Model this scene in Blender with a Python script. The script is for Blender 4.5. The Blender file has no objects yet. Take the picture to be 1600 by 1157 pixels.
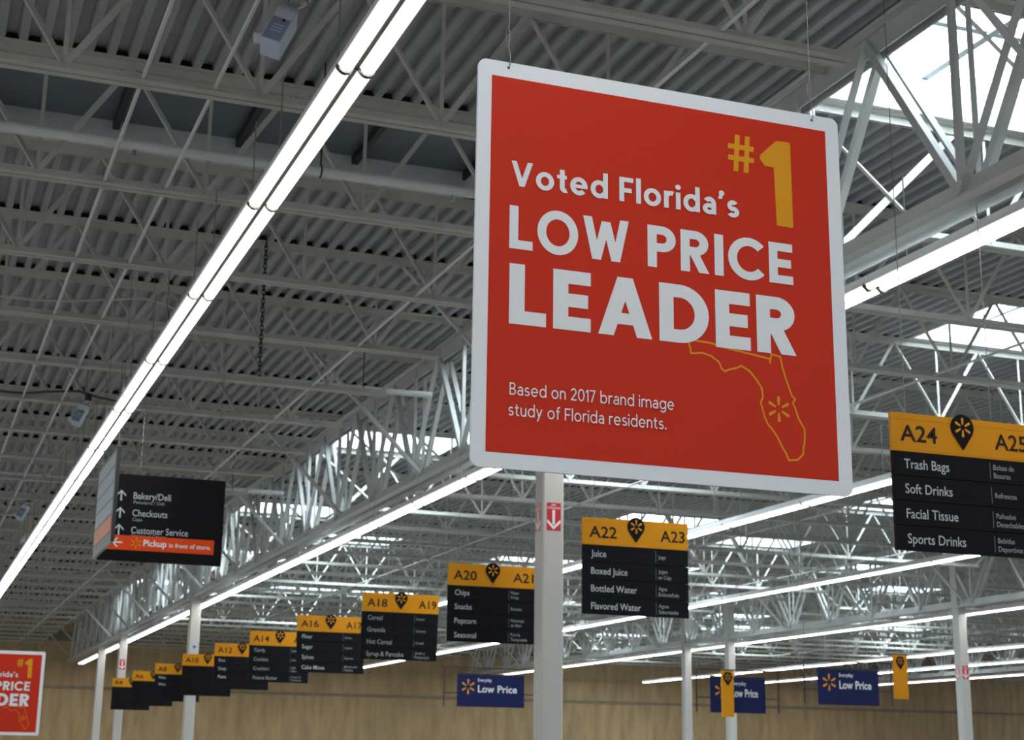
import bpy, math, random
from mathutils import Matrix, Vector
random.seed(7)
S = bpy.context.scene
COL = S.collection

# ------------------------------------------------------------------ camera
cam_d = bpy.data.cameras.new('camera')
cam = bpy.data.objects.new('camera', cam_d)
COL.objects.link(cam)
F_PX, CY = 2480.0, 533.0
cam_d.sensor_fit = 'HORIZONTAL'
cam_d.sensor_width = 36.0
cam_d.lens = F_PX / 1600.0 * 36.0
cam_d.shift_y = (CY - 1157 / 2.0) / 1600.0
cam_d.clip_start = 0.05
cam_d.clip_end = 400
cam.matrix_world = Matrix(((0.934561, -0.103496, -0.340417, 0.0),
                           (-0.355555, -0.235946, -0.904384, 0.0),
                           (0.013280, 0.966239, -0.257304, 1.6),
                           (0, 0, 0, 1)))
cam_d.dof.use_dof = True
cam_d.dof.focus_distance = 6.4
cam_d.dof.aperture_fstop = 7.0
S.camera = cam

# ------------------------------------------------------------------ world + exposure
W = bpy.data.worlds.new('world')
S.world = W
W.use_nodes = True
bg = W.node_tree.nodes['Background']
bg.inputs[0].default_value = (0.86, 0.93, 1.0, 1)
bg.inputs[1].default_value = 0.5
S.view_settings.view_transform = 'Standard'
S.view_settings.look = 'None'
S.view_settings.exposure = 0.75
S.view_settings.gamma = 1.0
S.view_settings.use_curve_mapping = False
LENS_STRENGTH = 12.0      # fluorescent strip lenses
SKY_STRENGTH = 8.5        # skylight panes

# ------------------------------------------------------------------ materials
MATS = {}
def mat(name, col, rough=0.5, metal=0.0, var=0.0, scale=4.0, bump=0.0, emit=None, strength=0.0, spec=0.5, stretch=(1, 1, 1)):
    m = bpy.data.materials.new(name)
    m.use_nodes = True
    nt = m.node_tree
    b = nt.nodes['Principled BSDF']
    b.inputs['Base Color'].default_value = (*col, 1)
    b.inputs['Roughness'].default_value = rough
    b.inputs['Metallic'].default_value = metal
    b.inputs['Specular IOR Level'].default_value = spec
    if var > 0 or bump > 0:
        tc = nt.nodes.new('ShaderNodeTexCoord')
        mp = nt.nodes.new('ShaderNodeMapping')
        mp.inputs['Scale'].default_value = stretch
        nz = nt.nodes.new('ShaderNodeTexNoise')
        nz.inputs['Scale'].default_value = scale
        nz.inputs['Detail'].default_value = 5
        nt.links.new(tc.outputs['Object'], mp.inputs['Vector'])
        nt.links.new(mp.outputs['Vector'], nz.inputs['Vector'])
        if var > 0:
            rp = nt.nodes.new('ShaderNodeValToRGB')
            rp.color_ramp.elements[0].position = 0.3
            rp.color_ramp.elements[1].position = 0.7
            rp.color_ramp.elements[0].color = (*[c * (1 - var) for c in col], 1)
            rp.color_ramp.elements[1].color = (*[min(1, c * (1 + var * 0.5)) for c in col], 1)
            nt.links.new(nz.outputs['Fac'], rp.inputs['Fac'])
            nt.links.new(rp.outputs['Color'], b.inputs['Base Color'])
        if bump > 0:
            bp = nt.nodes.new('ShaderNodeBump')
            bp.inputs['Strength'].default_value = bump
            bp.inputs['Distance'].default_value = 0.01
            nt.links.new(nz.outputs['Fac'], bp.inputs['Height'])
            nt.links.new(bp.outputs['Normal'], b.inputs['Normal'])
    if emit:
        b.inputs['Emission Color'].default_value = (*emit, 1)
        b.inputs['Emission Strength'].default_value = strength
    MATS[name] = m
    return m

mat('deck_paint', (0.39, 0.40, 0.41), 0.6, var=0.12, scale=1.5)
mat('joist_paint', (0.54, 0.53, 0.48), 0.5, var=0.14, scale=2.0)
mat('girder_paint', (0.60, 0.60, 0.58), 0.45, var=0.10, scale=2.0)
mat('column_paint', (0.50, 0.50, 0.475), 0.4, var=0.05, scale=1.5)
mat('rod_paint', (0.70, 0.71, 0.70), 0.4, var=0.08)
mat('floor_tile', (0.22, 0.215, 0.205), 0.3, var=0.10, scale=0.6)
mat('wall_paint', (0.50, 0.36, 0.19), 0.7, var=0.25, scale=0.8, stretch=(3, 3, 0.6))
mat('wall_cap', (0.28, 0.23, 0.16), 0.7, var=0.2)
mat('housing', (0.75, 0.75, 0.74), 0.4, var=0.05)
mat('lens', (0.9, 0.9, 0.88), 0.4, emit=(1.0, 0.985, 0.94), strength=LENS_STRENGTH)
mat('lens_rim', (0.7, 0.68, 0.63), 0.4, emit=(1.0, 0.95, 0.87), strength=0.55)
mat('collar_gap_shade', (0.06, 0.055, 0.048), 0.6, var=0.1)  # dark joint collars, also the shade in the gap between lenses
mat('sky_pane', (0.85, 0.9, 0.95), 0.3, emit=(0.76, 0.91, 1.0), strength=SKY_STRENGTH)
mat('dim_pane', (0.11, 0.14, 0.17), 0.35, var=0.15, scale=1.0)
mat('curb', (0.62, 0.64, 0.65), 0.5, var=0.08)
mat('mullion', (0.35, 0.38, 0.40), 0.5, var=0.05)
mat('black_metal', (0.015, 0.015, 0.017), 0.5, var=0.1)
mat('flute_shade', (0.012, 0.012, 0.013), 0.9, var=0.1)  # near-black, stands for the shade inside the deck flutes
mat('board_white', (0.82, 0.86, 0.91), 0.6, spec=0.15, var=0.02, scale=1.0)
mat('board_red', (0.60, 0.034, 0.013), 0.6, spec=0.15, var=0.03, scale=1.0)
mat('print_white', (0.80, 0.83, 0.86), 0.6, spec=0.15, var=0.02)
mat('print_yellow', (0.74, 0.33, 0.016), 0.6, spec=0.15, var=0.02)
mat('sign_amber', (0.66, 0.275, 0.008), 0.6, spec=0.15, var=0.04, scale=2.0)
mat('sign_black', (0.009, 0.009, 0.011), 0.6, spec=0.08, var=0.1)
mat('sign_glare', (0.30, 0.31, 0.32), 0.3, var=0.08)  # black sign panel greyed by glare, put into the colour
mat('print_pale', (0.52, 0.58, 0.62), 0.6, spec=0.15, var=0.03)
mat('print_dim', (0.34, 0.37, 0.40), 0.6, spec=0.15, var=0.03)
mat('print_black', (0.02, 0.015, 0.012), 0.6, spec=0.15, var=0.05)
mat('divider', (0.13, 0.14, 0.15), 0.5, var=0.05)
mat('pickup_orange', (0.78, 0.075, 0.012), 0.6, spec=0.15, var=0.04)
mat('pickup_glare', (0.85, 0.30, 0.20), 0.4, var=0.04)  # pickup orange with the glare mixed into its colour
mat('navy', (0.012, 0.018, 0.085), 0.6, spec=0.15, var=0.1)
mat('sticker_red', (0.52, 0.010, 0.015), 0.4, var=0.05)
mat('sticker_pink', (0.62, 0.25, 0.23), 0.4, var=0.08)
mat('blue_dot', (0.01, 0.09, 0.55), 0.4, var=0.05)
mat('wire', (0.22, 0.22, 0.22), 0.5, metal=0.3, var=0.05)
mat('camera_shell', (0.55, 0.62, 0.72), 0.35, var=0.06)
mat('camera_face', (0.27, 0.30, 0.42), 0.4, var=0.08)
mat('camera_panel', (0.72, 0.75, 0.80), 0.35, var=0.04)
mat('dome_glass', (0.35, 0.34, 0.32), 0.06, metal=0.7, var=0.05)
mat('ring_metal', (0.40, 0.40, 0.39), 0.3, metal=0.6, var=0.05)
mat('cable_green', (0.06, 0.085, 0.075), 0.5, var=0.1)
mat('pole_tan', (0.62, 0.42, 0.26), 0.5, var=0.1)

# ------------------------------------------------------------------ mesh builder
class MB:
    def __init__(s):
        s.v, s.f = [], []
    def add(s, vs, fs):
        n = len(s.v)
        s.v += [tuple(p) for p in vs]
        s.f += [tuple(i + n for i in f) for f in fs]
        return s
    def box(s, x0, x1, y0, y1, z0, z1):
        return s.add([(x0, y0, z0), (x1, y0, z0), (x1, y1, z0), (x0, y1, z0), (x0, y0, z1), (x1, y0, z1), (x1, y1, z1), (x0, y1, z1)],
                     [(0, 3, 2, 1), (4, 5, 6, 7), (0, 1, 5, 4), (1, 2, 6, 5), (2, 3, 7, 6), (3, 0, 4, 7)])
    def prism(s, p0, p1, prof, up=(0, 0, 1)):
        """sweep a 2-D profile (list of (a,b)) from p0 to p1"""
        p0, p1 = Vector(p0), Vector(p1)
        d = (p1 - p0).normalized()
        u = Vector(up)
        if abs(d.dot(u)) > 0.98:
            u = Vector((0, 1, 0))
        a = d.cross(u).normalized()
        b = a.cross(d).normalized()
        n = len(prof)
        vs = [p0 + a * x + b * y for x, y in prof] + [p1 + a * x + b * y for x, y in prof]
        fs = [(i, (i + 1) % n, n + (i + 1) % n, n + i) for i in range(n)]
        fs += [tuple(range(n - 1, -1, -1)), tuple(range(n, 2 * n))]
        return s.add(vs, fs)
    def bar(s, p0, p1, w, h=None, up=(0, 0, 1)):
        h = h or w
        return s.prism(p0, p1, [(-w / 2, -h / 2), (w / 2, -h / 2), (w / 2, h / 2), (-w / 2, h / 2)], up)
    def angle(s, p0, p1, w, t, fx=1, fy=1, up=(0, 0, 1)):
        pr = [(0, 0), (w, 0), (w, t), (t, t), (t, w), (0, w)]
        pr = [((x - w * .35) * fx, (y - w * .35) * fy) for x, y in pr]
        if fx * fy < 0:
            pr.reverse()
        return s.prism(p0, p1, pr, up)
    def tube(s, p0, p1, r, n=8):
        return s.prism(p0, p1, [(r * math.cos(2 * math.pi * i / n), r * math.sin(2 * math.pi * i / n)) for i in range(n)])
    def path(s, pts, r, n=6):
        pts = [Vector(p) for p in pts]
        rings = []
        for i, p in enumerate(pts):
            d = (pts[min(i + 1, len(pts) - 1)] - pts[max(i - 1, 0)]).normalized()
            u = Vector((0, 0, 1)) if abs(d.z) < .9 else Vector((0, 1, 0))
            a = d.cross(u).normalized()
            b = a.cross(d)
            rings.append([p + a * r * math.cos(2 * math.pi * k / n) + b * r * math.sin(2 * math.pi * k / n) for k in range(n)])
        vs = [q for rg in rings for q in rg]
        fs = [(i * n + k, i * n + (k + 1) % n, (i + 1) * n + (k + 1) % n, (i + 1) * n + k) for i in range(len(pts) - 1) for k in range(n)]
        return s.add(vs, fs)
    def poly(s, pts, y=0.0):
        """flat print facing -Y, points (x,z) counter-clockwise"""
        return s.add([(x, y, z) for x, z in pts], [tuple(range(len(pts)))])
    def slab(s, pts, y0, y1):
        """outline (x,z) ccw seen from -Y, thickness y0..y1"""
        n = len(pts)
        vs = [(x, y0, z) for x, z in pts] + [(x, y1, z) for x, z in pts]
        fs = [tuple(range(n)), tuple(range(2 * n - 1, n - 1, -1))]
        fs += [((i + 1) % n, i, n + i, n + (i + 1) % n) for i in range(n)]
        return s.add(vs, fs)
    def sphere(s, c, r, seg=14, rings=8, sz=1.0):
        vs, fs = [], []
        for i in range(rings + 1):
            t = math.pi * i / rings
            for k in range(seg):
                p = 2 * math.pi * k / seg
                vs.append((c[0] + r * math.sin(t) * math.cos(p), c[1] + r * math.sin(t) * math.sin(p), c[2] + r * sz * math.cos(t)))
        for i in range(rings):
            for k in range(seg):
                fs.append((i * seg + k, (i + 1) * seg + k, (i + 1) * seg + (k + 1) % seg, i * seg + (k + 1) % seg))
        return s.add(vs, fs)
    def torus(s, c, R, r, axis='z', n=20, m=8, sy=1.0):
        vs, fs = [], []
        for i in range(n):
            a = 2 * math.pi * i / n
            for k in range(m):
                b = 2 * math.pi * k / m
                x, y, z = (R + r * math.cos(b)) * math.cos(a), (R + r * math.cos(b)) * math.sin(a) * sy, r * math.sin(b)
                if axis == 'y': x, y, z = x, -z, y
                if axis == 'x': x, y, z = z, x, y
                vs.append((c[0] + x, c[1] + y, c[2] + z))
        for i in range(n):
            for k in range(m):
                fs.append((i * m + k, ((i + 1) % n) * m + k, ((i + 1) % n) * m + (k + 1) % m, i * m + (k + 1) % m))
        return s.add(vs, fs)
    def mesh(s, name, m):
        me = bpy.data.meshes.new(name)
        me.from_pydata(s.v, [], s.f)
        me.materials.append(MATS[m])
        me.update()
        return me
    def build(s, name, m, parent=None, loc=(0, 0, 0), rot=(0, 0, 0)):
        return obj(name, s.mesh(name, m), parent, loc, rot)

def obj(name, me, parent=None, loc=(0, 0, 0), rot=(0, 0, 0)):
    o = bpy.data.objects.new(name, me)
    COL.objects.link(o)
    o.parent = parent
    o.location = loc
    o.rotation_euler = rot
    return o
def tag(o, label=None, cat=None, group=None, kind=None):
    if label: o['label'] = label
    if cat: o['category'] = cat
    if group: o['group'] = group
    if kind: o['kind'] = kind
    return o
def thing(name, loc, label, cat, group=None, rot=(0, 0, 0)):
    return tag(obj(name, None, None, loc, rot), label, cat, group)
def copy_tree(o, parent=None):
    c = o.copy()
    COL.objects.link(c)
    c.parent = parent
    for ch in list(o.children):
        copy_tree(ch, c)
    return c

# ------------------------------------------------------------------ lettering
_txt = {}
def text_mesh(s, bold=0.0):
    """outline of a line of print from the built-in font: (verts xy, faces, width); capital height = 1"""
    key = (s, bold)
    if key in _txt: return _txt[key]
    cu = bpy.data.curves.new('t', 'FONT')
    cu.body = s
    cu.size = 1.0
    cu.offset = bold
    cu.resolution_u = 3
    ob = bpy.data.objects.new('t', cu)
    COL.objects.link(ob)
    bpy.context.view_layer.update()
    me = bpy.data.meshes.new_from_object(ob.evaluated_get(bpy.context.evaluated_depsgraph_get()))
    vs = [(v.co.x, v.co.y) for v in me.vertices]
    fs = [tuple(p.vertices) for p in me.polygons]
    bpy.data.objects.remove(ob)
    bpy.data.meshes.remove(me)
    bpy.data.curves.remove(cu)
    if s != 'H':
        cap = text_mesh('H', bold)[3]
    else:
        cap = max(v[1] for v in vs)
        _txt[key] = (vs, fs, 0, cap)
    x0 = min(v[0] for v in vs)
    vs2 = [((x - x0) / cap, y / cap) for x, y in vs]
    w = max(v[0] for v in vs2)
    _txt[key] = (vs2, fs, w, cap)
    return _txt[key]
def bprint(mb, s, x, z, cap, width=None, y=-0.001, bold=0.0, align='l', squeeze=0.88):
    vs, fs, w, _ = text_mesh(s, bold)
    if s == 'H': pass
    sx = (width / w) if width else cap * squeeze
    if align == 'c': x -= w * sx / 2
    mb.add([(x + a * sx, y, z + b * cap) for a, b in vs], fs)
    return mb

# geometric stroke lettering used on the big red boards (capital height 1, stroke w)
def stroke_word(word, w):
    out = []      # polygons
    X = [0.0]
    XH = 0.70
    def R(a, b, c, d): out.append([(X[0] + a, b), (X[0] + c, b), (X[0] + c, d), (X[0] + a, d)])
    def P(x0, y0, x1, y1, ww=None):
        ww = ww or w
        L = math.hypot(x1 - x0, y1 - y0)
        h = ww / 2 * L / abs(y1 - y0)
        pts = [(X[0] + x0 - h, y0), (X[0] + x0 + h, y0), (X[0] + x1 + h, y1), (X[0] + x1 - h, y1)]
        if y1 < y0: pts.reverse()
        out.append(pts)
    def A(cx, cy, rx, ry, a0, a1, n=None):
        n = n or max(4, int(abs(a1 - a0) / 10))
        for i in range(n):
            t0 = math.radians(a0 + (a1 - a0) * i / n)
            t1 = math.radians(a0 + (a1 - a0) * (i + 1) / n)
            q = []
            for t, k in ((t0, 0), (t0, 1), (t1, 1), (t1, 0)):
                q.append((X[0] + cx + (rx - w * (1 - k)) * math.cos(t), cy + (ry - w * (1 - k)) * math.sin(t)))
            out.append(q)
    gap = 0.10 + 0.05 * (1 - w / .24)
    for ch in word:
        adv = 0.5
        if ch == ' ': adv = 0.22
        elif ch == 'L': R(0, 0, w, 1); R(0, 0, .54, w); adv = .54
        elif ch == 'O': A(.48, .5, .48, .52, 0, 360, 40); adv = .96
        elif ch == 'W':
            h = w * .56
            P(h, 1, .33, 0); P(.33, 0, .56, .92); P(.56, .92, .79, 0); P(.79, 0, 1.12 - h, 1); adv = 1.12
        elif ch == 'P':
            R(0, 0, w, 1); R(w, 1 - w, .32, 1); R(w, .38, .32, .38 + w); A(.32, .69, .31, .31, -90, 90); adv = .63
        elif ch == 'R':
            R(0, 0, w, 1); R(w, 1 - w, .33, 1); R(w, .40, .33, .40 + w); A(.33, .70, .30, .30, -90, 90)
            P(.64 - w * .55, 0, .32, .42); adv = .66
        elif ch == 'I': R(0, 0, w, 1); adv = w
        elif ch == 'C': A(.48, .5, .48, .52, 42, 318, 34); adv = .84
        elif ch == 'E': R(0, 0, w, 1); R(0, 0, .56, w); R(0, 1 - w, .56, 1); R(0, .5 - w / 2, .52, .5 + w / 2); adv = .56
        elif ch == 'F': R(0, 0, w, 1); R(0, 1 - w, .54, 1); R(0, .47 - w / 2, .48, .47 + w / 2); adv = .54
        elif ch == 'A':
            h = w * .56
            P(h, 0, .42, 1, w); P(.84 - h, 0, .42, 1, w); R(.22, .20, .62, .20 + w * .85); adv = .84
        elif ch == 'D':
            R(0, 0, w, 1); R(w, 0, .32, w); R(w, 1 - w, .32, 1); A(.32, .5, .46, .5, -90, 90); adv = .78
        elif ch == 'B':
            R(0, 0, w, 1); R(w, 0, .32, w); R(w, 1 - w, .30, 1); R(w, .5 - w / 2, .32, .5 + w / 2)
            A(.30, .74, .25, .26, -90, 90); A(.32, .27, .28, .27, -90, 90); adv = .6
        elif ch == 'V':
            h = w * .54
            P(h, 1, .40, 0); P(.40, 0, .80 - h, 1); adv = .80
        elif ch == 'o': A(.34, XH / 2, .34, XH / 2 + .02, 0, 360, 30); adv = .68
        elif ch == 'e': A(.33, XH / 2, .33, XH / 2 + .02, 0, 318, 28); R(.04, XH / 2 - w * .42, .655, XH / 2 + w * .36); adv = .66
        elif ch == 'd': A(.33, XH / 2, .33, XH / 2 + .02, 30, 330, 26); R(.66 - w, 0, .66, 1.04); adv = .66
        elif ch == 'b': A(.33, XH / 2, .33, XH / 2 + .02, -150, 150, 26); R(0, 0, w, 1.04); adv = .66
        elif ch == 'g':
            A(.33, XH / 2, .33, XH / 2 + .02, 30, 330, 26); R(.66 - w, 0, .66, XH); A(.33, 0, .33, .30, 215, 360, 12); adv = .66
        elif ch == 't': R(.10, .16, .10 + w, .92); R(0, XH - w * .8, .36, XH); A(.10 + .22, .20, .22, .21, 180, 290, 10); adv = .38
        elif ch == 'f': R(.10, 0, .10 + w, .82); R(0, XH - w * .8, .36, XH); A(.10 + .22, .82, .22, .23, 70, 180, 10); adv = .36
        elif ch == 'l': R(0, 0, w, 1.04); adv = w
        elif ch == 'i':
            R(0, 0, w, XH); r = w * .60
            out.append([(X[0] + w / 2 + r * math.cos(k * .5236), .92 + r * math.sin(k * .5236)) for k in range(12)]); adv = w
        elif ch == 'r': R(0, 0, w, XH); A(.30, XH - .28, .30, .30, 70, 180, 10); adv = .36
        elif ch == 'n' or ch == 'm' or ch == 'h':
            R(0, 0, w, XH if ch != 'h' else 1.04); A(.28, XH - .28, .28, .30, 0, 180, 16); R(.56 - w, 0, .56, XH - .28); adv = .56
            if ch == 'm': A(.84 - w, XH - .28, .28, .30, 0, 180, 16); R(1.12 - 2 * w + w - w, 0, 1.12 - w, XH - .28); adv = 1.12 - w
        elif ch == 'u': A(.28, .28, .28, .30, 180, 360, 16); R(0, .28, w, XH); R(.56 - w, 0, .56, XH); adv = .56
        elif ch == 'y':
            h = w * .54
            P(h, XH, .30, 0); P(.13, -.30, .60 - h, XH); adv = .60
        elif ch == 'a':
            A(.27, .22, .27, .235, 0, 360, 24); R(.54 - w, 0, .54, .44); A(.28, .44, .26, .28, 0, 150, 16); adv = .54
        elif ch == 's':
            k = XH / 2
            A(.24, k / 2 + w / 4, .25, k / 2 + w / 4 + .01, -150, 90, 18); A(.24, XH - k / 2 - w / 4, .23, k / 2 + w / 4 + .01, 35, 270, 18); adv = .48
        elif ch == "'" or ch == '\u2019': P(.05, .70, .13, .96, w * .8); out.append([(X[0] + .12 + w * .62 * math.cos(k * .5236), .95 + w * .62 * math.sin(k * .5236)) for k in range(12)]); adv = .22
        elif ch == '.':
            r = w * .7
            out.append([(X[0] + r + r * math.cos(k * .5236), r + r * math.sin(k * .5236)) for k in range(12)]); adv = 2 * r
        elif ch == '2': A(.28, .71, .28, .30, -20, 165, 18); P(w * .6, w * .5, .50, .64); R(0, 0, .56, w); adv = .56
        elif ch == '0': A(.32, .5, .32, .51, 0, 360, 32); adv = .64
        elif ch == '1': R(.14, 0, .14 + w, 1); P(.02, .74, .20, 1.0); adv = .14 + w
        elif ch == '7': R(0, 1 - w, .54, 1); P(.16, 0, .49, 1); adv = .54
        X[0] += adv + gap
    x1 = max(p[0] for q in out for p in q)
    x0 = min(p[0] for q in out for p in q)
    return [[(x - x0, z) for x, z in q] for q in out], x1 - x0
def sprint(mb, word, x, z, cap, width, w, y):
    polys, ww = stroke_word(word, w)
    sx = width / ww
    for i, q in enumerate(polys):
        mb.poly([(x + a * sx, z + b * cap) for a, b in q], y - i * 1.5e-5)
    return mb
def spark(mb, cx, cz, r0, r1, wd, y):
    for k in range(6):
        t = math.radians(90 + 60 * k)
        c, s_ = math.cos(t), math.sin(t)
        pts = []
        for (r, h) in ((r0, -.55), (r1 * .9, -1), (r1, -.6), (r1, .6), (r1 * .9, 1), (r0, .55)):
            pts.append((cx + c * r - s_ * h * wd / 2, cz + s_ * r + c * h * wd / 2))
        mb.poly([p for p in pts], y - k * 2e-5)
    return mb
def pin_outline(cx, cz, r, tip, n=22):
    pts = []
    a0 = math.radians(-35)
    for i in range(n + 1):
        t = a0 + (math.pi - 2 * a0) * i / n
        pts.append((cx + r * math.cos(t), cz + r * math.sin(t)))
    return pts + [(cx, tip)]

# ------------------------------------------------------------------ store geometry (metres; +Y runs along the light strips)
DECK_Z, JB_Z = 8.0, 6.72
S_J = 2.45
BW_ = 20.0        # bay width
BAYS = [(-12.35, 7.65, 11.85), (7.65, 27.65, 10.2), (27.65, 47.65, 11.85), (47.65, 67.65, 10.2)]
Y_WALL = 80.0
GX = [7.65, 27.65, 47.65]
# skylights: (bay index, x0, x1, joist-line y, lit?); several far ones added to brighten the ceiling
SKY = [(1, 7.9, 10.4, 0, True), (1, 7.9, 10.4, 4, True), (1, 7.9, 10.4, 8, True), (1, 7.9, 10.4, 12, True),
       (1, 7.9, 10.4, 16, True), (1, 7.9, 10.4, 20, True), (1, 14.1, 16.6, 3, True), (1, 11.1, 13.6, 6, True),
       (1, 17.7, 20.2, 11, True), (1, 17.7, 20.2, 15, True), (1, 16.3, 18.8, 20, True), (1, 22.1, 24.6, 9, True), (1, 22.3, 24.8, 15, True), (1, 23.1, 25.6, 20, True),
       (2, 28.1, 30.6, 13, True), (2, 28.1, 30.6, 17, True), (2, 33.1, 35.6, 15, True), (2, 28.1, 30.6, 22, True),
       (2, 40.1, 42.6, 19, True), (2, 36.1, 38.6, 22, True), (1, 11.1, 13.6, 14, True), (1, 22.3, 24.8, 12, True), (1, 13.1, 15.6, 20, True), (1, 20.1, 22.6, 24, True),
       (2, 33.1, 35.6, 20, True), (2, 38.1, 40.6, 18, True), (2, 43.1, 45.6, 21, True), (2, 33.1, 35.6, 25, True), (3, 50.1, 52.6, 21, True), (0, 0.25, 5.65, 1, False)]
SKY = [(b, a, c, BAYS[b][2] + S_J * k, lit) for b, a, c, k, lit in SKY]

# floor and far wall
tag(MB().box(-20, 80, -15, 85, -0.1, 0.0).build('floor', 'floor_tile'), 'grey polished store floor far below the signs', 'floor', kind='structure')
wall = tag(obj('wall_far', None, None, (0, Y_WALL, 0)), 'tan far wall of the store below the roof deck', 'wall', kind='structure')
MB().box(-20, 80, 0.0, 0.3, 0, 8.6).build('wall_panel', 'wall_paint', wall)
MB().box(-20, 80, -0.06, 0.0, 7.0, 7.45).build('wall_band', 'wall_cap', wall)
MB().box(-20, 80, -0.05, 0.0, 4.75, 4.9).build('wall_band', 'wall_cap', wall)

ceiling = tag(obj('ceiling', None, None, (0, 0, 0)), 'grey ribbed steel roof deck carried on open web joists', 'ceiling', kind='structure')

PITCH = 0.2
def deck_mesh(width, holes, name):
    """trapezoidal ribs running along Y, local x 0..width, y 0..S_J, z 0 at the low flanges"""
    n = int(round(width / PITCH))
    mb = MB()
    prof = [(0, 0), (.07, 0), (.09, .076), (.18, .076), (.2, 0)]
    for i in range(n):
        x = i * PITCH
        if any(a - .01 <= x + .1 <= b + .01 for a, b in holes): continue
        for (a, za), (b, zb) in zip(prof[:-1], prof[1:]):
            k = len(mb.v)
            mb.v += [(x + a, 0, za), (x + b, 0, zb), (x + b, S_J, zb), (x + a, S_J, za)]
            mb.f.append((k, k + 3, k + 2, k + 1))
    return mb.mesh(name, 'deck_paint')
def shade_plug_mesh(width):  # dark fillers painted as the shade in the flutes above each joist
    mb = MB()
    for i in range(int(round(width / PITCH))):
        x = i * PITCH
        mb.slab([(x + .071, 0.001), (x + .199, 0.001), (x + .181, .075), (x + .089, .075)], -0.05, 0.05)
    return mb.mesh('flute_shade_plugs', 'flute_shade')

# joist pieces, local x along the joist
NP = 13
PAN = BW_ / NP
HJ = DECK_Z - JB_Z
def joist_web_meshes():
    d = {}
    zb, zt = 0.05, HJ - 0.05
    d['up'] = MB().angle((0, 0, zt), (PAN / 2, 0, zb), 0.05, 0.008).mesh('web', 'joist_paint')
    d['dn'] = MB().angle((PAN / 2, 0, zb), (PAN, 0, zt), 0.05, 0.008, -1, 1).mesh('web', 'joist_paint')
    d['e0'] = MB().angle((0.12, 0, zt), (PAN, 0, zb), 0.045, 0.008).mesh('web', 'joist_paint')
    d['e1'] = MB().angle((0, 0, zb), (PAN - .12, 0, zt), 0.045, 0.008, -1, 1).mesh('web', 'joist_paint')
    d['vt'] = MB().angle((PAN / 2, 0.012, zb), (PAN / 2, 0.012, zt), 0.035, 0.006).mesh('web', 'joist_paint')
    return d
WEB = joist_web_meshes()
def chord_mesh(width):
    mb = MB()
    for s in (-1, 1):
        mb.box(0, width, min(.012 * s, .095 * s), max(.012 * s, .095 * s), HJ - .014, HJ)         # top chord, flat legs
        mb.box(0, width, min(.012 * s, .022 * s), max(.012 * s, .022 * s), HJ - .095, HJ - .014)
        mb.box(PAN - .1, width - PAN + .1, min(.012 * s, .085 * s), max(.012 * s, .085 * s), 0.0, .012)     # bottom chord
        mb.box(PAN - .1, width - PAN + .1, min(.012 * s, .022 * s), max(.012 * s, .022 * s), .012, .085)
    for i in range(int(width / .76)):
        mb.box(i * .76 + .3, i * .76 + .36, -.012, .012, HJ - .09, HJ - .02)
    return mb.mesh('joist', 'joist_paint')
def allwebs_mesh(skip_from=99):
    mb = MB()
    zb, zt = 0.05, HJ - 0.05
    for i in range(NP):
        if i >= skip_from: break
        x = i * PAN
        if i == 0:
            mb.angle((0.12, 0, zt), (PAN, 0, zb), 0.045, 0.008)
            continue
        if i == NP - 1:
            mb.angle((x, 0, zb), (x + PAN - .12, 0, zt), 0.045, 0.008, -1, 1)
            continue
        mb.angle((x, 0, zt), (x + PAN / 2, 0, zb), 0.05, 0.008)
        mb.angle((x + PAN / 2, 0, zb), (x + PAN, 0, zt), 0.05, 0.008, -1, 1)
        mb.bar((x + PAN / 2, .012, zb), (x + PAN / 2, .012, zt), .03)
    return mb.mesh('webs', 'joist_paint')
CH = chord_mesh(BW_)
AW = allwebs_mesh()
AWH = allwebs_mesh(7)
SHADE_PLUG = shade_plug_mesh(BW_)
DM = deck_mesh(BW_, [], 'deck_sheet')
for b, (x0, x1, y0) in enumerate(BAYS):
    for k in range(-9, 30):
        y = y0 + S_J * k
        if y > Y_WALL - 0.3: continue
        # nothing of the bay is in view before this line
        if b > 1 and y + 8 < x0 / 0.84: continue
        if b < 2 or y > 0:
            holes = [(a - x0, c - x0) for (bb, a, c, ys, lit) in SKY if bb == b and abs(ys - y) < .1]
            me = deck_mesh(BW_, holes, 'deck_sheet') if holes else DM
            obj('deck_sheet', me, ceiling, (x0, y, DECK_Z))
        if y < 3: continue
        j = obj('joist', CH, ceiling, (x0, y, JB_Z))
        tag(obj('flute_shade_plugs', SHADE_PLUG, j, (0, 0, HJ)), kind='stuff')
        near = (b == 0 and 8 < y < 33) or (b == 1 and 9 < y < 26)
        if not near:
            tag(obj('webs', AW, j), kind='stuff')
        else:
            first = 7 if b == 0 else 0
            if b == 0: tag(obj('webs', AWH, j), kind='stuff')
            for i in range(first, NP):
                for t in (('e0',) if i == 0 else ('e1',) if i == NP - 1 else ('up', 'dn', 'vt')):
                    obj('web', WEB[t], j, (i * PAN, 0, 0))
# lines of bridging rod that tie the joists together
for (bx, bz, ya, yb) in [(1.32, 6.755, 4.2, 79.2), (1.88, 6.755, 4.2, 79.2), (5.1, 6.755, 4.2, 79.2), (12.7, 6.755, 10.15, 79), (17.9, 6.755, 20.15, 79), (23.0, 6.755, 27.65, 79),
                         (33.1, 6.755, 41.7, 79), (39.2, 6.755, 49.2, 79)]:
    MB().tube((bx, ya, bz), (bx, yb, bz), .017, 6).build('bridging_rod', 'rod_paint', ceiling)
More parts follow.
